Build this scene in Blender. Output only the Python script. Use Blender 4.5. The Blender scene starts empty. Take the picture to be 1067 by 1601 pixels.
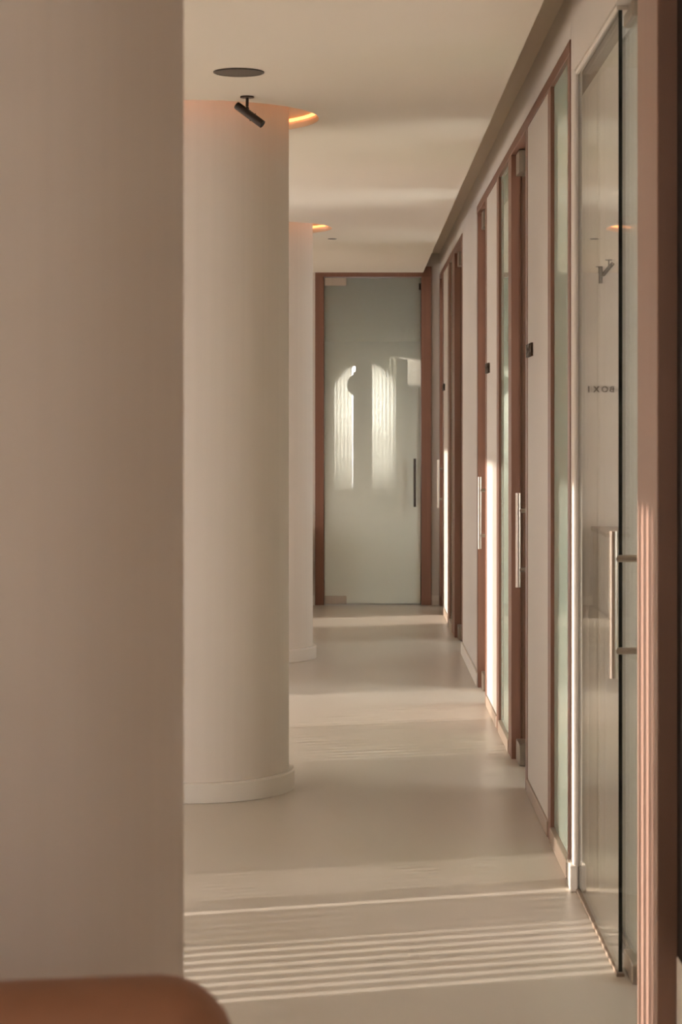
import bpy, bmesh, math, random
from mathutils import Vector, Matrix

random.seed(4)
scene = bpy.context.scene
COL = scene.collection
CH = 1.38            # camera height (m)
FPX = 3400.0         # focal length in pixels of the 1067 x 1601 frame

# ------------------------------------------------------------------ camera
cd = bpy.data.cameras.new('camera')
cam = bpy.data.objects.new('camera', cd)
COL.objects.link(cam)
cam.location = (0, 0, CH)
cam.rotation_euler = (math.pi / 2, 0, 0)
cd.sensor_fit = 'VERTICAL'
cd.sensor_height = 36.0
cd.sensor_width = 24.0
cd.lens = FPX / 1601.0 * 36.0
cd.shift_x = -(556 - 533.5) / 1601.0
cd.shift_y = -(800.5 - 665) / 1601.0
cd.clip_start = 0.05
cd.clip_end = 200
cd.dof.use_dof = True
cd.dof.focus_distance = 9.0
cd.dof.aperture_fstop = 9.0
scene.camera = cam

# ------------------------------------------------------------------ world, sun, exposure
w = bpy.data.worlds.new('World')
scene.world = w
w.use_nodes = True
bg = w.node_tree.nodes['Background']
bg.inputs['Color'].default_value = (1.0, 0.945, 1.0, 1)
bg.inputs['Strength'].default_value = 5.2

AZ = 0.295           # sun travels (+1, +AZ) in plan
TANE = 0.140         # tangent of the sun's elevation
sun_dir = Vector((1, AZ, -TANE * math.sqrt(1 + AZ * AZ))).normalized()
sd = bpy.data.lights.new('sun', 'SUN')
sd.energy = 8.5
sd.color = (1.0, 0.875, 0.79)
sd.angle = math.radians(0.65)
sun = bpy.data.objects.new('sun', sd)
COL.objects.link(sun)
sun.location = (-6, -2, 4)
sun.rotation_euler = sun_dir.to_track_quat('-Z', 'Y').to_euler()

scene.view_settings.view_transform = 'Standard'
scene.view_settings.look = 'None'
scene.view_settings.gamma = 1.0
scene.view_settings.use_curve_mapping = False
scene.view_settings.exposure = 1.2
scene.cycles.max_bounces = 14
scene.cycles.diffuse_bounces = 7
scene.cycles.glossy_bounces = 6
scene.cycles.transparent_max_bounces = 24
scene.cycles.use_denoising = True
scene.cycles.sample_clamp_indirect = 6.0


# ------------------------------------------------------------------ materials
def new_mat(name):
    m = bpy.data.materials.new(name)
    m.use_nodes = True
    nt = m.node_tree
    return m, nt, nt.nodes['Principled BSDF']


def srgb(r, g, b):
    f = lambda v: (v / 255 / 12.92) if v / 255 <= 0.04045 else ((v / 255 + 0.055) / 1.055) ** 2.4
    return (f(r), f(g), f(b), 1)


def noisy(name, c1, c2, rough, scale=(8, 8, 8), detail=4, bump=0.0, spec=0.5, metallic=0.0, nscale=1.0):
    m, nt, p = new_mat(name)
    tc = nt.nodes.new('ShaderNodeTexCoord')
    mp = nt.nodes.new('ShaderNodeMapping')
    mp.inputs['Scale'].default_value = scale
    nz = nt.nodes.new('ShaderNodeTexNoise')
    nz.inputs['Scale'].default_value = nscale
    nz.inputs['Detail'].default_value = detail
    cr = nt.nodes.new('ShaderNodeMix')
    cr.data_type = 'RGBA'
    cr.inputs[6].default_value = c1
    cr.inputs[7].default_value = c2
    nt.links.new(tc.outputs['Object'], mp.inputs['Vector'])
    nt.links.new(mp.outputs['Vector'], nz.inputs['Vector'])
    nt.links.new(nz.outputs['Fac'], cr.inputs[0])
    nt.links.new(cr.outputs[2], p.inputs['Base Color'])
    p.inputs['Roughness'].default_value = rough
    p.inputs['Specular IOR Level'].default_value = spec
    p.inputs['Metallic'].default_value = metallic
    if bump:
        b = nt.nodes.new('ShaderNodeBump')
        b.inputs['Strength'].default_value = bump
        b.inputs['Distance'].default_value = 0.002
        nt.links.new(nz.outputs['Fac'], b.inputs['Height'])
        nt.links.new(b.outputs['Normal'], p.inputs['Normal'])
    return m


M = {}
M['wall'] = noisy('wall_paint', srgb(200, 192, 183), srgb(206, 198, 189), 0.75, (3, 3, 3), spec=0.25)
M['ceiling'] = noisy('ceiling_paint', srgb(220, 210, 196), srgb(224, 214, 200), 0.85, (1, 1, 1), spec=0.2)
M['column'] = noisy('column_wallcovering', srgb(213, 204, 194), srgb(220, 211, 201), 0.7, (45, 45, 0.5), 4, 0.04, spec=0.25)
M['base'] = noisy('skirting_paint', srgb(214, 207, 197), srgb(220, 213, 203), 0.45, (2, 2, 2), spec=0.4)
M['floor'] = noisy('floor_resin', srgb(184, 175, 163), srgb(191, 182, 170), 0.33, (0.8, 0.8, 0.8), 3, spec=0.45)
M['wood'] = noisy('walnut_wood', srgb(106, 71, 56), srgb(130, 90, 72), 0.42, (40, 40, 1.2), 6, 0.1, spec=0.4)
M['post_wood'] = noisy('pale_walnut_wood', srgb(138, 108, 95), srgb(154, 123, 109), 0.42, (40, 40, 1.2), 6, 0.1, spec=0.4)
M['panel'] = noisy('white_laminate', srgb(192, 184, 175), srgb(196, 188, 179), 0.5, (1, 1, 1), spec=0.35)
M['sill'] = noisy('taupe_sill', srgb(150, 132, 116), srgb(160, 142, 125), 0.4, (1, 30, 1), spec=0.4)
M['dark'] = noisy('dark_bronze', srgb(48, 38, 30), srgb(58, 47, 38), 0.35, (9, 9, 9), metallic=0.5)
M['grille'] = noisy('grille_mesh', srgb(92, 82, 72), srgb(104, 94, 84), 0.6, (300, 300, 300), 1, 0.4)
M['black'] = noisy('dark_opening_and_lens', srgb(16, 10, 9), srgb(22, 14, 12), 0.5, (2, 2, 2), spec=0.2)
M['steel'] = noisy('brushed_steel', srgb(176, 164, 152), srgb(190, 178, 166), 0.35, (50, 50, 2), metallic=1.0)
M['fitting'] = noisy('satin_fitting', srgb(128, 114, 100), srgb(140, 126, 112), 0.4, (50, 50, 2), metallic=0.7)
M['leather'] = noisy('tan_leather', srgb(140, 97, 71), srgb(152, 106, 79), 0.5, (25, 25, 25), 4, 0.3, spec=0.4)
M['edge'] = noisy('glass_edge', srgb(16, 20, 15), srgb(24, 28, 21), 0.2, (4, 4, 4))
M['letter'] = noisy('bronze_letters', srgb(62, 50, 40), srgb(74, 60, 48), 0.4, (20, 20, 20), metallic=0.4)
M['slab'] = noisy('slab_paint', srgb(205, 192, 175), srgb(209, 196, 179), 0.85, (1, 1, 1), spec=0.2)
M['lamp_white'] = noisy('lamp_white_metal', srgb(226, 222, 212), srgb(232, 228, 218), 0.4, (4, 4, 4))
M['grey_fabric'] = noisy('grey_fabric', srgb(120, 112, 100), srgb(132, 124, 112), 0.9, (60, 60, 60))


def glass(name, ior, tint, film=None, film_top=0.0, film_bot=0.0, zt=2.4, zb=0.4):
    m = bpy.data.materials.new(name)
    m.use_nodes = True
    nt = m.node_tree
    nt.nodes.clear()
    out = nt.nodes.new('ShaderNodeOutputMaterial')
    fr = nt.nodes.new('ShaderNodeFresnel')
    fr.inputs['IOR'].default_value = ior
    ge = nt.nodes.new('ShaderNodeNewGeometry')
    # both faces of the sheet reflect alike (the sheet does not bend the ray)
    mul = nt.nodes.new('ShaderNodeMapRange')
    mul.inputs['To Min'].default_value = ior; mul.inputs['To Max'].default_value = 1.0 / ior
    nt.links.new(ge.outputs['Backfacing'], mul.inputs['Value'])
    nt.links.new(mul.outputs[0], fr.inputs['IOR'])
    mul = fr
    tr = nt.nodes.new('ShaderNodeBsdfTransparent'); tr.inputs[0].default_value = tint
    gl = nt.nodes.new('ShaderNodeBsdfGlossy'); gl.inputs['Roughness'].default_value = 0.004
    gl.inputs['Color'].default_value = (0.94, 0.96, 0.93, 1)
    body = tr.outputs[0]
    if film:
        di = nt.nodes.new('ShaderNodeBsdfDiffuse'); di.inputs[0].default_value = film
        tl = nt.nodes.new('ShaderNodeBsdfTranslucent'); tl.inputs[0].default_value = film
        dm = nt.nodes.new('ShaderNodeMixShader'); dm.inputs[0].default_value = 0.3
        nt.links.new(di.outputs[0], dm.inputs[1]); nt.links.new(tl.outputs[0], dm.inputs[2])
        mr = nt.nodes.new('ShaderNodeMapRange')
        mr.inputs['From Min'].default_value = zb; mr.inputs['From Max'].default_value = zt
        mr.inputs['To Min'].default_value = film_bot; mr.inputs['To Max'].default_value = film_top
        sp = nt.nodes.new('ShaderNodeSeparateXYZ')
        nt.links.new(ge.outputs['Position'], sp.inputs[0])
        nt.links.new(sp.outputs['Z'], mr.inputs['Value'])
        fm = nt.nodes.new('ShaderNodeMixShader')
        nt.links.new(mr.outputs[0], fm.inputs[0])
        nt.links.new(tr.outputs[0], fm.inputs[1]); nt.links.new(dm.outputs[0], fm.inputs[2])
        body = fm.outputs[0]
    mx = nt.nodes.new('ShaderNodeMixShader')
    nt.links.new(mul.outputs[0], mx.inputs[0])
    nt.links.new(body, mx.inputs[1]); nt.links.new(gl.outputs[0], mx.inputs[2])
    nt.links.new(mx.outputs[0], out.inputs['Surface'])
    return m


M['glass'] = glass('clear_glass', 1.9, (0.90, 0.95, 0.91, 1))
M['clear'] = glass('colourless_glass', 1.9, (0.96, 0.955, 0.94, 1))
M['opal'] = glass('opal_glass', 1.52, (0.85, 0.93, 0.88, 1), srgb(206, 220, 206), 0.85, 0.85)
M['gradient'] = glass('gradient_film_glass', 1.5, (0.92, 0.95, 0.92, 1), srgb(236, 237, 226), 0.18, 0.82, 2.3, 0.65)
M['window'] = glass('window_glass', 1.45, (0.96, 0.97, 0.96, 1))


def fabric(name, col, trans):
    m = bpy.data.materials.new(name)
    m.use_nodes = True
    nt = m.node_tree
    p = nt.nodes['Principled BSDF']
    out = nt.nodes['Material Output']
    p.inputs['Base Color'].default_value = col
    p.inputs['Roughness'].default_value = 0.9
    tl = nt.nodes.new('ShaderNodeBsdfTranslucent'); tl.inputs[0].default_value = col
    mx = nt.nodes.new('ShaderNodeMixShader'); mx.inputs[0].default_value = trans
    nt.links.new(p.outputs[0], mx.inputs[1]); nt.links.new(tl.outputs[0], mx.inputs[2])
    nt.links.new(mx.outputs[0], out.inputs['Surface'])
    return m


M['blind'] = fabric('blind_fabric', srgb(225, 216, 200), 0.35)
M['sheer'] = fabric('sheer_curtain', srgb(244, 242, 234), 0.85)


def emis(name, col, strength):
    m, nt, p = new_mat(name)
    p.inputs['Base Color'].default_value = col
    p.inputs['Emission Color'].default_value = col
    p.inputs['Emission Strength'].default_value = strength
    return m


M['led'] = emis('led_strip_light', (1.0, 0.40, 0.13, 1), 1.15)


# ------------------------------------------------------------------ helpers
def tag(o, label=None, cat=None, group=None, kind=None):
    if label: o['label'] = label
    if cat: o['category'] = cat
    if group: o['group'] = group
    if kind: o['kind'] = kind
    return o


def empty(name, loc):
    o = bpy.data.objects.new(name, None)
    o.empty_display_size = 0.1
    COL.objects.link(o)
    o.location = loc
    return o


def origin(o):
    v = Vector(o.location)
    while o.parent:
        o = o.parent
        v += Vector(o.location)
    return v


def link(name, bm, mats, parent=None, smooth=False, auto=None):
    """bmesh in world coordinates -> object; its origin is put at the parent's origin or the mesh's base"""
    bmesh.ops.recalc_face_normals(bm, faces=bm.faces)
    xs = [v.co for v in bm.verts]
    c = Vector(((min(v.x for v in xs) + max(v.x for v in xs)) / 2, (min(v.y for v in xs) + max(v.y for v in xs)) / 2, min(v.z for v in xs)))
    bmesh.ops.translate(bm, verts=bm.verts, vec=-c)
    me = bpy.data.meshes.new(name)
    bm.to_mesh(me)
    bm.free()
    for m in (mats if isinstance(mats, (list, tuple)) else [mats]):
        me.materials.append(M[m] if isinstance(m, str) else m)
    if smooth:
        for p in me.polygons:
            p.use_smooth = True
        if auto:
            try:
                me.set_sharp_from_angle(angle=math.radians(auto))
            except Exception:
                pass
    o = bpy.data.objects.new(name, me)
    COL.objects.link(o)
    if parent:
        o.parent = parent
        o.location = c - origin(parent)
    else:
        o.location = c
    return o


def add_box(bm, x0, x1, y0, y1, z0, z1, bev=0.0, seg=2):
    r = bmesh.ops.create_cube(bm, size=1.0)
    vs = r['verts']
    bmesh.ops.scale(bm, verts=vs, vec=(x1 - x0, y1 - y0, z1 - z0))
    bmesh.ops.translate(bm, verts=vs, vec=((x0 + x1) / 2, (y0 + y1) / 2, (z0 + z1) / 2))
    if bev:
        es = list({e for v in vs for e in v.link_edges})
        bmesh.ops.bevel(bm, geom=es, offset=bev, segments=seg, profile=0.5, affect='EDGES')


def box(name, x0, x1, y0, y1, z0, z1, mat, parent=None, bev=0.0, seg=2):
    bm = bmesh.new()
    add_box(bm, x0, x1, y0, y1, z0, z1, bev, seg)
    return link(name, bm, mat, parent)


def multibox(name, boxes, mat, parent=None):
    bm = bmesh.new()
    for b in boxes:
        add_box(bm, *b)
    return link(name, bm, mat, parent)


def add_cyl(bm, p0, p1, r, n=24, caps=True, r2=None):
    p0 = Vector(p0); p1 = Vector(p1)
    d = p1 - p0
    mat = Matrix.Translation((p0 + p1) / 2) @ d.to_track_quat('Z', 'Y').to_matrix().to_4x4()
    bmesh.ops.create_cone(bm, cap_ends=caps, cap_tris=False, segments=n, radius1=r, radius2=r if r2 is None else r2, depth=d.length, matrix=mat)


def cyl(name, p0, p1, r, mat, parent=None, n=24, caps=True, r2=None):
    bm = bmesh.new()
    add_cyl(bm, p0, p1, r, n, caps, r2)
    return link(name, bm, mat, parent, True, 40)


def lathe(name, cx, cy, prof, mat, parent=None, n=96, auto=35):
    """prof: list of (radius, z); open profile revolved about the vertical axis"""
    bm = bmesh.new()
    rings = []
    for r, z in prof:
        rings.append([bm.verts.new((cx + r * math.cos(2 * math.pi * i / n), cy + r * math.sin(2 * math.pi * i / n), z)) for i in range(n)])
    for a, b in zip(rings, rings[1:]):
        for i in range(n):
            bm.faces.new((a[i], a[(i + 1) % n], b[(i + 1) % n], b[i]))
    return link(name, bm, mat, parent, True, auto)


def pane(name, x0, x1, y0, y1, z0, z1, mat, parent=None, axis='x'):
    """glass sheet: big faces of glass, narrow faces of dark glass edge"""
    bm = bmesh.new()
    add_box(bm, x0, x1, y0, y1, z0, z1)
    bmesh.ops.recalc_face_normals(bm, faces=bm.faces)
    k = 0 if axis == 'x' else 1
    for f in bm.faces:
        f.material_index = 0 if abs(f.normal[k]) > 0.5 else 1
    return link(name, bm, [mat, 'edge'], parent)


def flat_with_holes(outer, holes):
    """outer/holes: lists of 2D points -> bmesh in the XY plane (filled)"""
    bm = bmesh.new()
    es = []
    for loop in [outer] + holes:
        vs = [bm.verts.new((p[0], p[1], 0)) for p in loop]
        for i in range(len(vs)):
            es.append(bm.edges.new((vs[i], vs[(i + 1) % len(vs)])))
    bmesh.ops.triangle_fill(bm, use_beauty=True, use_dissolve=False, edges=es)
    return bm


def circle(cx, cy, r, n=96):
    return [(cx + r * math.cos(2 * math.pi * i / n), cy + r * math.sin(2 * math.pi * i / n)) for i in range(n)]


# ------------------------------------------------------------------ measurements
H = 2.552            # ceiling
SLAB = 2.70          # slab above the slot
XF = 0.645           # front of the wood frames
XW = 0.648           # right wall
XG = 0.684           # door glass
XE = 0.520           # ceiling edge at the slot
YE = 16.70           # end wall
XL = -3.0            # window wall
COLS = [(-0.607, 3.20), (-0.607, 8.30), (-0.607, 12.93)]
R_COL, R_BASE, R_HOLE = 0.353, 0.375, 0.468

# ------------------------------------------------------------------ shell
tag(box('floor', -3.2, 2.8, -3.2, 20.6, -0.12, 0.0, 'floor'), 'pale taupe seamless resin corridor floor', 'floor', kind='structure')

bm = flat_with_holes([(XL, -3), (XE, -3), (XE, YE), (XL, YE)], [circle(cx, cy, R_HOLE) for cx, cy in COLS])
bmesh.ops.translate(bm, verts=bm.verts, vec=(0, 0, H))
q = [bm.verts.new(p) for p in ((XE, -3, H), (XE, YE, H), (XE, YE, SLAB), (XE, -3, SLAB))]
bm.faces.new(q)
tag(link('ceiling', bm, 'ceiling'), 'lowered beige plaster ceiling with round column cut-outs', 'ceiling', kind='structure')
tag(box('ceiling_slab', -3.2, 2.8, -3.2, YE + 0.15, SLAB, SLAB + 0.2, 'slab'), 'upper ceiling seen in the slot beside the right wall', 'ceiling', kind='structure')

wr = tag(box('wall_right', XW, 0.72, 11.54, 13.14, 0, SLAB, 'wall'), 'white corridor wall between the two farthest doors', 'wall', kind='structure')
tag(box('wall_right', XW, 0.72, 6.44, 6.535, 0, SLAB, 'wall', bev=0.006), 'narrow white wall strip beside the near glass pane', 'wall', kind='structure')
tag(multibox('wall_right', [(XW, 0.72, 6.535, 11.54, 2.542, SLAB), (XW, 0.72, 13.14, YE, 2.542, SLAB)], 'wall'), 'white wall band running above the wood frames', 'wall', kind='structure')
tag(box('wall_right', XW, 0.78, 4.28, 6.44, 2.43, SLAB, 'wall'), 'white wall band above the near glass pane', 'wall', kind='structure')
tag(box('wall_right', 0.70, 0.78, -3.0, 4.28, 0, SLAB, 'wall'), 'corridor wall beside the camera', 'wall', kind='structure')
tag(box('baseboard_right', XW - 0.011, XW, 11.50, 13.14, 0, 0.073, 'base', bev=0.003), 'white skirting between the two farthest doors', 'skirting', kind='structure')
tag(box('baseboard_right', XW - 0.011, XW + 0.01, 6.43, 6.545, 0, 0.075, 'base', bev=0.003), 'short white skirting below the narrow wall strip', 'skirting', kind='structure')

# end wall round the end door
DX0, DX1 = -0.309, 0.5845
tag(multibox('wall_end', [(XL, DX0, YE, YE + 0.15, 0, SLAB), (DX1, 0.72, YE, YE + 0.15, 0, SLAB), (DX0, DX1, YE, YE + 0.15, 2.598, SLAB)], 'wall'),
    'end wall of the corridor round the glass door', 'wall', kind='structure')
tag(box('baseboard_end', DX1, 0.64, YE - 0.011, YE, 0, 0.073, 'base'), 'short white skirting right of the end door', 'skirting', kind='structure')
tag(box('baseboard_end', -2.99, DX0, YE - 0.011, YE, 0, 0.073, 'base'), 'white skirting on the end wall left of the end door', 'skirting', kind='structure')
tag(box('wall_back', -3.2, 0.78, -3.15, -3.0, 0, SLAB, 'wall'), 'wall behind the camera', 'wall', kind='structure')

# window wall on the left: piers, a low head beam and sills
WIN = [(-2.6, -0.5), (3.36, 3.71), (4.30, 5.95), (7.97, 10.38), (13.98, 14.76), (15.05, 16.35)]  # last window is added, unseen, to brighten the corridor end
WHEAD, WSILL = 1.79, 0.06
segs = []
y = -3.0
for a, b in WIN:
    segs.append((XL - 0.15, XL, y, a, 0, SLAB))
    segs.append((XL - 0.15, XL, a, b, WHEAD, SLAB))
    segs.append((XL - 0.15, XL, a, b, 0, WSILL))
    y = b
segs.append((XL - 0.15, XL, y, YE + 0.15, 0, SLAB))
tag(multibox('wall_left', segs, 'wall'), 'window wall on the far side of the columns', 'wall', kind='structure')
wnames = ['beside the armchair', 'narrow one by the nearest column', 'between the two nearest columns', 'between the two far columns', 'beyond the far column', 'added in the corner at the end wall for more light']
for i, (a, b) in enumerate(WIN):
    wn = empty('window_%d' % (i + 1), (XL - 0.08, (a + b) / 2, WSILL))
    tag(wn, 'full-height window in the left wall, ' + wnames[i], 'window', kind='structure')
    t = 0.045
    box('window_frame', XL - 0.11, XL - 0.05, a, a + t, WSILL, WHEAD, 'base', wn)
    box('window_frame', XL - 0.11, XL - 0.05, b - t, b, WSILL, WHEAD, 'base', wn)
    box('window_frame', XL - 0.11, XL - 0.05, a + t, b - t, WHEAD - t, WHEAD, 'base', wn)
    box('window_frame', XL - 0.11, XL - 0.05, a + t, b - t, WSILL, WSILL + t, 'base', wn)
    pane('window_pane', XL - 0.088, XL - 0.08, a + t, b - t, WSILL + t, WHEAD - t, 'window', wn)

# rooms behind the right wall
RW = [(4.7, 5.4), (7.2, 8.2), (10.2, 11.4), (14.2, 15.4)]  # openings added to bring daylight into the rooms behind the glass
segs = []
y = 4.2
for a, b in RW:
    segs += [(2.6, 2.75, y, a, 0, SLAB), (2.6, 2.75, a, b, 2.2, SLAB), (2.6, 2.75, a, b, 0, 0.9)]
    y = b
segs.append((2.6, 2.75, y, YE, 0, SLAB))
tag(multibox('wall_rooms', segs, 'wall'), 'far wall of the rooms behind the glass doors', 'wall', kind='structure')
for yy in (4.18, 6.44, 9.06, 13.2):
    tag(box('wall_partition', 0.72, 2.6, yy - 0.05, yy + 0.05, 0, SLAB, 'wall'), 'partition between rooms behind the glass doors', 'wall', group='partitions between rooms', kind='structure')
tag(box('wall_rooms_end', 0.72, 2.75, YE, YE + 0.15, 0, SLAB, 'wall'), 'end wall of the last room', 'wall', kind='structure')

# ------------------------------------------------------------------ wood frames on the right wall
def frame(name, label, y_near, y_far, posts, openings):
    fr = empty(name, (XF, (y_near + y_far) / 2, 0))
    tag(fr, label, 'door frame', kind='structure')
    for (a, b, depth) in posts:
        box('post', XF, XF + depth, a, b, 0, 2.498, 'wood', fr, 0.0015, 1)
    box('head', XF - 0.001, XF + 0.07, y_near, y_far, 2.498, 2.54, 'wood', fr, 0.0015, 1)
    for (a, b) in openings:
        box('sill', XF - 0.004, XF + 0.05, a, b, 0, 0.053, 'sill', fr, 0.002, 1)
    return fr


frame('trim_1', 'long walnut frame round two glass doors and two panes', 6.535, 11.54,
      [(6.535, 6.605, 0.07), (7.18, 7.286, 0.07), (8.158, 8.244, 0.09), (8.99, 9.164, 0.09), (9.79, 9.923, 0.07), (10.70, 10.80, 0.09), (11.45, 11.54, 0.09)],
      [(6.605, 7.18), (7.286, 8.158), (9.164, 9.79), (9.923, 10.70)])
frame('trim_2', 'walnut frame of the doors beside the end wall', 13.14, 16.69,
      [(13.14, 13.21, 0.09), (14.13, 14.48, 0.09), (14.92, 15.18, 0.07), (15.94, 16.12, 0.09), (16.62, 16.69, 0.09)],
      [(14.48, 14.92), (15.18, 15.94)])

# white laminate panels and opal panes between the posts
for (a, b, l) in ((7.288, 8.156, 'nearest white laminate wall panel with raised lettering'),
                  (9.925, 10.698, 'middle white laminate wall panel with raised lettering'),
                  (15.182, 15.938, 'farthest white laminate wall panel, next to the end wall')):
    tag(box('wall_panel', XF + 0.002, XF + 0.03, a, b, 0.055, 2.497, 'panel', bev=0.001, seg=1), l, 'wall panel')
for i, (a, b, l) in enumerate(((6.607, 7.178, 'pale green glass pane nearest the narrow white wall strip'),
                               (9.166, 9.788, 'pale green glass pane between the two middle doors'),
                               (14.482, 14.918, 'narrow glass pane near the end wall'))):
    wn = empty('window_%d' % (i + 7), (XF + 0.012, (a + b) / 2, 0.055))
    tag(wn, l, 'window', kind='structure')
    pane('glass_pane', XF + 0.012, XF + 0.022, a, b, 0.055, 2.497, 'opal', wn)


def handle(parent, x, y, side=-1, length=0.364, z=0.937, mat='steel', axis='x'):
    h = bmesh.new()
    if axis == 'x':
        off = Vector((side * 0.056, 0, 0)); n = Vector((x, y, 0))
    else:
        off = Vector((0, side * 0.056, 0)); n = Vector((x, y, 0))
    p = n + off
    hb = None
    bmh = bmesh.new()
    add_cyl(bmh, p + Vector((0, 0, z - length / 2)), p + Vector((0, 0, z + length / 2)), 0.0098, 20)
    hb = link('handle', bmh, mat, parent, True, 40)
    for dz in (-0.114, 0.114):
        cyl('standoff', n + Vector((0, 0, z + dz)), p + Vector((0, 0, z + dz)), 0.0085, mat, hb, 16)
    h.free()
    return hb


def leaf(n, label, y_near, y_far, hy, mat='glass', patch=True):
    d = empty('door_%d' % n, (XG, (y_near + y_far) / 2, 0))
    tag(d, label, 'door', kind='structure')
    pane('glass_pane', XG, XG + 0.010, y_near, y_far, 0.012, 2.488, mat, d)
    if hy:
        handle(d, XG, hy)
    if patch:
        box('patch_fitting', XG - 0.022, XG + 0.030, y_far - 0.20, y_far - 0.03, 2.405, 2.494, 'fitting', d, 0.003)
        box('patch_fitting', XG - 0.022, XG + 0.030, y_far - 0.20, y_far - 0.03, 0.004, 0.09, 'fitting', d, 0.003)
    return d


leaf(1, 'glass door in walnut frame, its handle in shade, before the nearest lettered panel', 8.25, 8.985, 8.39)
leaf(2, 'glass door with sunlit handle before the middle lettered panel', 10.806, 11.445, 11.0)
leaf(3, 'glass door recessed in the walnut jamb before the plain white wall', 13.215, 14.125, None)
leaf(4, 'farthest side glass door, touching the corner by the end wall', 16.125, 16.615, 16.45)

# nearest glass: fixed pane, sliding leaf with big handle, walnut post
wn = empty('window_10', (0.682, 5.95, 0.0))
tag(wn, 'large clear mirror-like glass pane right of the narrow white strip', 'window', kind='structure')
g = pane('glass_pane', -0.005, 0.005, -0.5, 0.5, 0.014, 2.418, 'clear')
g.parent = wn
g.location = (0.664 - 0.682, 5.935 - 5.95, 0.014)
g.rotation_euler = (0, 0, -0.0025)
box('channel', 0.6535, 0.674, 5.44, 6.44, 0.0, 0.009, 'sill', wn, 0.001, 1)
box('channel', 0.653, 0.70, 5.44, 6.44, 2.419, 2.43, 'base', wn, 0.001, 1)
d0 = empty('door_5', (0.694, 5.03, 0))
tag(d0, 'nearest glass door with long steel bar handle beside the walnut post', 'door', kind='structure')
pane('glass_pane', 0.6935, 0.7035, 4.50, 5.66, 0.014, 2.428, 'glass', d0)
handle(d0, 0.6935, 5.37)
box('patch_fitting', 0.682, 0.716, 5.36, 5.53, 0.002, 0.05, 'steel', d0, 0.004)
box('patch_fitting', 0.682, 0.716, 5.36, 5.53, 2.39, 2.43, 'steel', d0, 0.004)
tag(box('trim_3', 0.615, 0.659, 4.43, 4.74, 0, SLAB, 'post_wood', bev=0.002, seg=1), 'tall walnut post nearest the camera on the right', 'post', kind='structure')
tag(box('trim_4', 0.656, 0.689, 4.29, 4.4295, 0.30, SLAB, 'black'), 'black panel standing in for the dark opening behind the walnut post', 'panel', kind='structure')  # solid black colour stands for the darkness of an unlit opening
tag(box('trim_5', 0.654, 0.692, 4.28, 4.4295, 0, 0.298, 'base', bev=0.002, seg=1), 'white plinth below the black panel', 'plinth', kind='structure')

# ------------------------------------------------------------------ end door
fr = empty('trim_6', (0.138, YE, 0))
tag(fr, 'walnut frame of the glass door at the corridor end', 'door frame', kind='structure')
box('post', DX0, -0.2407, YE - 0.02, YE + 0.12, 0, 2.52, 'wood', fr, 0.002, 1)
box('post', 0.506, DX1, YE - 0.02, YE + 0.12, 0, 2.52, 'wood', fr, 0.002, 1)
box('head', DX0, DX1, YE - 0.02, YE + 0.12, 2.52, 2.598, 'wood', fr, 0.002, 1)
d6 = empty('door_6', (0.132, YE + 0.01, 0))
tag(d6, 'whitish glass door closing the end of the corridor', 'door', kind='structure')
pane('glass_pane', -0.236, 0.501, YE + 0.01, YE + 0.02, 0.010, 2.512, 'gradient', d6, 'y')
handle(d6, 0.455, YE + 0.01, -1, 0.37, 0.94, 'dark', 'y')
box('patch_fitting', -0.236, -0.068, YE - 0.002, YE + 0.032, 2.452, 2.514, 'steel', d6, 0.003)
box('patch_fitting', -0.236, -0.068, YE - 0.002, YE + 0.032, 0.008, 0.07, 'steel', d6, 0.003)
box('latch', 0.488, 0.503, YE - 0.002, YE + 0.03, 2.42, 2.47, 'dark', d6)

# ------------------------------------------------------------------ room behind the end door
ER = 20.0
cx, cz, rr = 0.088, 1.665, 0.277
arch = [(cx - rr, 0.80), (cx + rr, 0.80)] + [(cx + rr * math.cos(a * math.pi / 32), cz + rr * math.sin(a * math.pi / 32)) for a in range(33)]
bm = flat_with_holes([(-2.0, 0), (1.6, 0), (1.6, 2.9), (-2.0, 2.9)], [arch])
for v in bm.verts:
    v.co = Vector((v.co.x, ER, v.co.y))
ext = bmesh.ops.extrude_face_region(bm, geom=list(bm.faces))
bmesh.ops.translate(bm, verts=[g for g in ext['geom'] if isinstance(g, bmesh.types.BMVert)], vec=(0, 0.15, 0))
tag(link('wall_far_room', bm, 'wall'), 'far wall of the room behind the end door', 'wall', kind='structure')
SWY0, SWY1, SWZ0, SWZ1 = 19.183, 19.292, 2.12, 2.38  # small unseen slot added to throw a sun patch on the far wall
tag(multibox('wall_left_room', [(-2.15, -2.0, YE + 0.15, SWY0, 0, 2.9), (-2.15, -2.0, SWY1, ER + 0.15, 0, 2.9), (-2.15, -2.0, SWY0, SWY1, 0, SWZ0), (-2.15, -2.0, SWY0, SWY1, SWZ1, 2.9)], 'wall'),
    'left wall of the room behind the end door', 'wall', kind='structure')
tag(box('wall_right_room', 1.6, 1.75, YE + 0.15, ER + 0.15, 0, 2.9, 'wall'), 'right wall of the room behind the end door', 'wall', kind='structure')
tag(box('ceiling_room', -2.15, 1.75, YE + 0.15, ER + 0.15, 2.9, 3.0, 'slab'), 'ceiling of the room behind the end door', 'ceiling', kind='structure')
tag(box('wall_over_door', -2.15, 1.75, YE + 0.151, YE + 0.20, SLAB, 2.9, 'wall'), 'wall above the end door inside the room', 'wall', kind='structure')
wn = empty('window_11', (cx, ER + 0.08, 0.80))
tag(wn, 'arched window seen through the end door', 'window', kind='structure')
box('mullion', cx - 0.012, cx + 0.012, ER + 0.05, ER + 0.09, 0.80, cz + rr, 'base', wn)
box('transom', cx - rr, cx + rr, ER + 0.05, ER + 0.09, 1.22, 1.245, 'base', wn)
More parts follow.
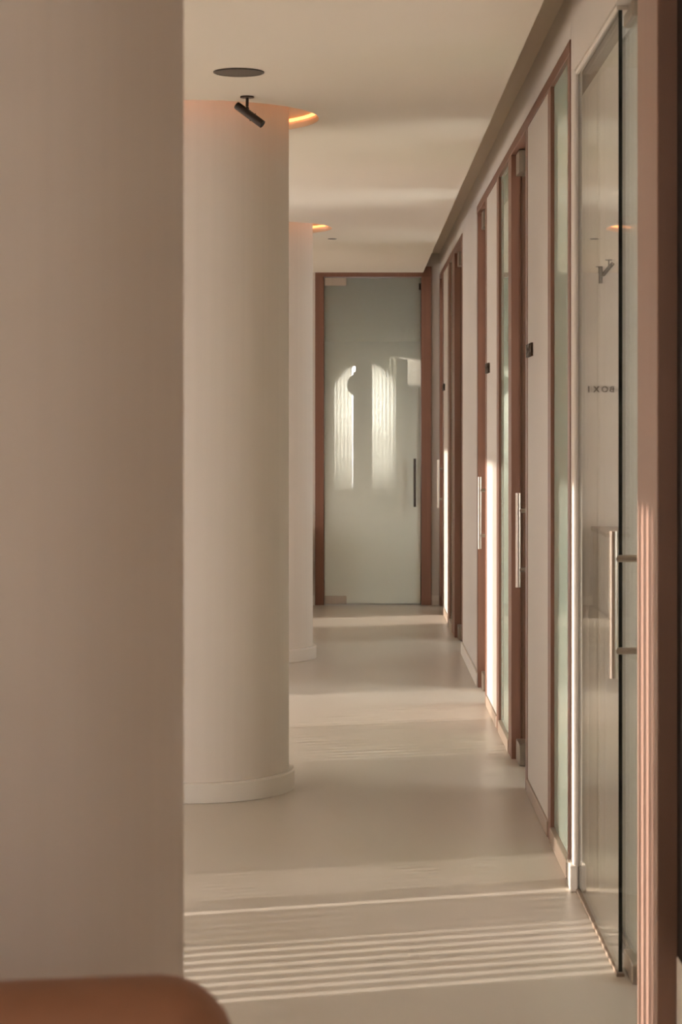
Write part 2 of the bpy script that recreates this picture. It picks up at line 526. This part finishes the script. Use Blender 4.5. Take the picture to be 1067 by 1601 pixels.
box('window_sill', cx - rr - 0.04, cx + rr + 0.04, ER - 0.006, ER, 0.775, 0.80, 'base', wn)


def curtain(x0, x1, y, z0, z1, folds, label):
    bm = bmesh.new()
    n = folds * 8
    rows = []
    for z in (z0, z1):
        rows.append([bm.verts.new((x0 + (x1 - x0) * i / n, y + 0.012 * math.sin(2 * math.pi * folds * i / n), z)) for i in range(n + 1)])
    for i in range(n):
        bm.faces.new((rows[0][i], rows[0][i + 1], rows[1][i + 1], rows[1][i]))
    o = link('sheer_curtain', bm, 'sheer', None, True)
    md = o.modifiers.new('thickness', 'SOLIDIFY'); md.thickness = 0.002
    tag(o, label, 'curtain')


curtain(0.152, 0.368, ER - 0.022, 0.55, 2.0, 6, 'bright sheer curtain right of the lamp behind the end door')
curtain(-0.20, -0.03, ER - 0.022, 0.55, 2.0, 5, 'dimmer sheer curtain left of the lamp behind the end door')
sh = empty('display_shelf', (0.08, 19.95, 0))
tag(sh, 'narrow grey display shelf between the curtains behind the end door', 'shelf')
box('back_panel', 0.005, 0.15, 19.962, 19.975, 0, 1.96, 'grey_fabric', sh)
for z in (0.5, 0.86, 1.22, 1.5, 1.93):
    box('shelf_board', 0.005, 0.15, 19.92, 19.962, z, z + 0.02, 'grey_fabric', sh)
for x in (0.0, 0.143):
    box('side_panel', x, x + 0.012, 19.92, 19.975, 0, 1.96, 'grey_fabric', sh)
pf = empty('picture_frame', (0.10, 19.935, 1.241))
tag(pf, 'small white picture frame on the display shelf', 'picture frame')
box('frame', 0.06, 0.135, 19.932, 19.945, 1.241, 1.37, 'lamp_white', pf)
box('picture', 0.07, 0.125, 19.928, 19.9325, 1.255, 1.355, 'sill', pf)

tbl = empty('console_table', (-0.10, 19.55, 0))
tag(tbl, 'low white console table behind the end door', 'table')
box('table_top', -0.30, 0.08, 19.35, 19.68, 0.57, 0.60, 'lamp_white', tbl, 0.004)
for lx in (-0.285, 0.055):
    for ly in (19.365, 19.64):
        box('leg', lx, lx + 0.025, ly, ly + 0.025, 0, 0.57, 'lamp_white', tbl)
lm = empty('tall_lamp', (-0.005, 19.5, 0.601))
tag(lm, 'tall lamp with white pole and round disc shade on the console', 'lamp')
cyl('base', (-0.005, 19.5, 0.601), (-0.005, 19.5, 0.62), 0.08, 'lamp_white', lm, 32)
cyl('pole', (-0.005, 19.5, 0.62), (-0.005, 19.5, 1.86), 0.016, 'lamp_white', lm, 16)
cyl('shade', (0.03, 19.46, 1.74), (0.03, 19.44, 1.74), 0.105, 'grey_fabric', lm, 40)
cab = empty('storage_cabinet', (0.22, 18.8, 0))
tag(cab, 'grey storage cabinet standing behind the end door', 'cabinet')
box('body', 0.07, 0.36, 18.6, 19.0, 0.0, 0.78, 'grey_fabric', cab, 0.006)
box('top', 0.06, 0.37, 18.59, 19.01, 0.78, 0.80, 'lamp_white', cab, 0.003)
cyl('knob', (0.33, 18.60, 0.70), (0.33, 18.58, 0.70), 0.012, 'steel', cab, 16)

# ------------------------------------------------------------------ columns and cove lights
clab = ['huge blurred round column filling the left edge', 'round column in the middle with the spotlight before it', 'far round column beside the end door']
for i, (cx, cy) in enumerate(COLS):
    c = empty('round_column', (cx, cy, 0))
    tag(c, clab[i], 'column', 'row of round columns')
    lathe('shaft', cx, cy, [(0.0, 0.002), (R_COL, 0.002), (R_COL, SLAB - 0.005), (0.0, SLAB - 0.005)], 'column', c, 128)
    lathe('skirting', cx, cy, [(R_COL, 0.001), (R_BASE, 0.001), (R_BASE, 0.069), (R_BASE - 0.004, 0.074), (R_COL, 0.074)], 'base', c, 128)
    k = empty('cove_light', (cx, cy, H))
    tag(k, ['ceiling cove light round the nearest column', 'orange glowing ceiling cove light round the middle column', 'orange glowing ceiling cove light round the far column'][i], 'light', 'cove lights round the columns')
    lathe('recess_ring', cx, cy, [(R_HOLE, H), (R_HOLE, SLAB - 0.003)], 'ceiling', k, 128)
    lathe('led_strip', cx, cy, [(R_HOLE - 0.002, H + 0.030), (R_HOLE - 0.010, H + 0.030), (R_HOLE - 0.010, H + 0.040), (R_HOLE - 0.002, H + 0.040)], 'led', k, 128)

# ------------------------------------------------------------------ ceiling speaker, spots, downlight
sp = empty('ceiling_speaker', (-0.387, 7.213, H))
tag(sp, 'round grey speaker grille flush in the ceiling', 'speaker')
lathe('rim', -0.387, 7.213, [(0.0785, H + 0.002), (0.0785, H - 0.004), (0.0845, H - 0.003), (0.0850, H)], 'dark', sp, 64)
bm = bmesh.new()
add_cyl(bm, (-0.387, 7.213, H - 0.003), (-0.387, 7.213, H + 0.002), 0.0785, 64)
link('grille', bm, 'grille', sp)


def spotlight(x, y, direction, label):
    s = empty('ceiling_spotlight', (x, y, H))
    tag(s, label, 'spotlight', 'dark ceiling spotlights')
    cyl('ceiling_plate', (x, y, H), (x, y, H - 0.005), 0.025, 'dark', s, 32)
    cyl('stem', (x, y, H - 0.005), (x, y, H - 0.036), 0.0055, 'dark', s, 16)
    d = Vector(direction).normalized()
    piv = Vector((x, y, H - 0.043))
    side = Vector((0, 0, -1)) - d * Vector((0, 0, -1)).dot(d)
    side = side.normalized() if side.length > 0.2 else Vector((-1, 0, 0))
    a = piv + side * 0.013 - d * 0.036
    hd = bmesh.new()
    add_cyl(hd, a, a + d * 0.118, 0.0145, 28)
    ho = link('lamp_head', hd, 'dark', s, True, 40)
    cyl('rear_cap', a - d * 0.004, a + d * 0.004, 0.0135, 'dark', ho, 28)
    cyl('lens', a + d * 0.114, a + d * 0.1185, 0.0115, 'black', ho, 28)
    bm2 = bmesh.new()
    bmesh.ops.create_uvsphere(bm2, u_segments=16, v_segments=10, radius=0.0075, matrix=Matrix.Translation(piv))
    link('joint', bm2, 'dark', s, True)
    u = d.cross(Vector((0, 1, 0))); u = u.normalized() if u.length > 0.1 else Vector((1, 0, 0))
    for sgn in (-1, 1):
        q0 = a + d * 0.072 + u * sgn * 0.0135
        cyl('screw', q0, q0 + u * sgn * 0.004, 0.0016, 'dark', ho, 8)


spotlight(-0.386, 7.75, (0.80, -0.25, -0.62), 'dark cylindrical spotlight tilted down in front of the middle column')
spotlight(-0.43, 16.05, (0.02, 0.02, -1), 'dark spotlight pointing straight down, seen mirrored in the near pane')
spotlight(-0.43, 15.4, (0.5, 0.6, -0.62), 'dark tilted spotlight near the end wall, seen mirrored in the near pane')
dl = empty('downlight', (-0.145, 13.67, H))
tag(dl, 'tiny recessed downlight beside the far column', 'downlight')
lathe('rim', -0.145, 13.67, [(0.021, H + 0.001), (0.021, H - 0.003), (0.028, H - 0.002), (0.0285, H)], 'dark', dl, 40)
cyl('lens', (-0.145, 13.67, H - 0.002), (-0.145, 13.67, H + 0.002), 0.021, 'dark', dl, 32)


# ------------------------------------------------------------------ lettering
def lettering(text, label, place, size=0.064, depth=0.010):
    """place: function (u along the line, v up, n out of the wall) -> world point; letters are meshes of their own"""
    root = empty('room_lettering', place(0, 0, 0))
    tag(root, label, 'lettering', 'room name lettering')
    u = 0.0
    for ch in text:
        if ch == ' ':
            u += 0.016
            continue
        cu = bpy.data.curves.new('letter', 'FONT')
        cu.body = ch
        cu.size = size
        cu.extrude = depth / 2
        cu.offset = 0.0022
        cu.resolution_u = 4
        to = bpy.data.objects.new('letter_source', cu)
        COL.objects.link(to)
        bpy.context.view_layer.update()
        me = bpy.data.meshes.new_from_object(to.evaluated_get(bpy.context.evaluated_depsgraph_get()))
        bpy.data.objects.remove(to)
        bpy.data.curves.remove(cu)
        b = bmesh.new()
        b.from_mesh(me)
        bpy.data.meshes.remove(me)
        x0 = min(v.co.x for v in b.verts); x1 = max(v.co.x for v in b.verts)
        for v in b.verts:
            v.co = Vector(place(u + v.co.x - x0, v.co.y, v.co.z + depth / 2))
        link('letter', b, 'letter', root)
        u += (x1 - x0) + 0.011
    return root


lettering('BOX 1', 'dark BOX 1 lettering on the end wall, seen mirrored in the near pane', lambda u, v, n: (-0.615 + u, YE - n, 1.635 + v))
for txt, ys, l in (('BOX 4', 8.13, 'dark raised lettering on the nearest white laminate panel'),
                   ('BOX 3', 10.67, 'dark raised lettering on the middle white laminate panel'),
                   ('BOX 2', 15.90, 'dark raised lettering on the farthest white laminate panel')):
    lettering(txt, l, lambda u, v, n, ys=ys: (XF + 0.002 - n, ys - u, 1.635 + v))

# low white cabinet by the end wall (mirrored in the near pane)
cb = empty('low_cabinet', (-0.72, 15.9, 0))
tag(cb, 'low white cabinet against the end wall, mirrored in the near pane', 'cabinet')
box('body', -1.0, -0.45, 15.62, 16.68, 0, 0.575, 'panel', cb, 0.002)
box('top', -1.01, -0.435, 15.60, 16.685, 0.575, 0.605, 'sill', cb, 0.002)

# ------------------------------------------------------------------ armchair
ac = empty('armchair', (-0.46, 2.15, 0))
tag(ac, 'blurred tan leather armchair back at the lower left corner', 'armchair')


def cushion(name, x0, x1, y0, y1, z0, z1, r, mat='leather'):
    o = box(name, x0, x1, y0, y1, z0, z1, mat, ac, r, 6)
    for p in o.data.polygons:
        p.use_smooth = True
    return o


cushion('backrest', -0.80, -0.118, 2.06, 2.22, 0.30, 0.826, 0.075)
cushion('seat', -0.72, -0.20, 2.20, 2.74, 0.30, 0.46, 0.05)
cushion('armrest', -0.80, -0.70, 2.16, 2.74, 0.28, 0.62, 0.045)
cushion('armrest', -0.22, -0.12, 2.16, 2.74, 0.28, 0.62, 0.045)
for lx, ly in ((-0.74, 2.14), (-0.18, 2.14), (-0.74, 2.66), (-0.18, 2.66)):
    cyl('leg', (lx, ly, 0), (lx, ly, 0.31), 0.012, 'wood', ac, 16, True, 0.018)

ac.rotation_euler = (0, 0, math.radians(9))

# ------------------------------------------------------------------ vertical blinds
PITCH, VW = 0.080, 0.086
def vane_mesh():
    bm = bmesh.new()
    n = 6
    rows = []
    for z in (WSILL + 0.02, WHEAD - 0.055):
        rows.append([bm.verts.new((VW * (i / n - 0.5), 0.004 * (1 - (2 * i / n - 1) ** 2), z)) for i in range(n + 1)])
    for i in range(n):
        bm.faces.new((rows[0][i], rows[0][i + 1], rows[1][i + 1], rows[1][i]))
    me = bpy.data.meshes.new('vane')
    bm.to_mesh(me); bm.free()
    me.materials.append(M['blind'])
    return me


VM = vane_mesh()
XB = XL + 0.06
for i, (a, b) in enumerate(WIN):
    bl = empty('vertical_blind', (XB, (a + b) / 2, 0))
    tag(bl, 'off-white vertical blind at the window, ' + wnames[i], 'blind', 'vertical blinds along the window wall')
    box('headrail', XB - 0.02, XB + 0.02, a + 0.01, b - 0.01, WHEAD - 0.05, WHEAD - 0.012, 'base', bl)
    if i == 2:      # this blind hangs unevenly: wide-set vanes, nearly closed ones, a gap, then close-set vanes
        vanes = [(a + 0.02 + 0.08 * k, 53) for k in range(9)] + [(a + 0.74 + 0.08 * k, 73) for k in range(5)]
        vanes += [(a + 1.172, 88), (a + 1.24, 84)] + [(a + 1.31 + 0.05 * k, 42) for k in range(7)]
    else:
        angle = lambda y: 60 if i == 3 and y < 9.2 else (100 if i == 5 else (54 if i == 1 else 44))
        vanes = [(a + 0.05 + PITCH * k, angle(a + 0.05 + PITCH * k)) for k in range(int((b - a - 0.08) / PITCH) + 1)]
    for y, ang in vanes:
        o = bpy.data.objects.new('vane', VM)
        COL.objects.link(o)
        o.parent = bl
        o.location = (0, y - (a + b) / 2, 0)
        o.rotation_euler = (0, 0, math.radians(ang))
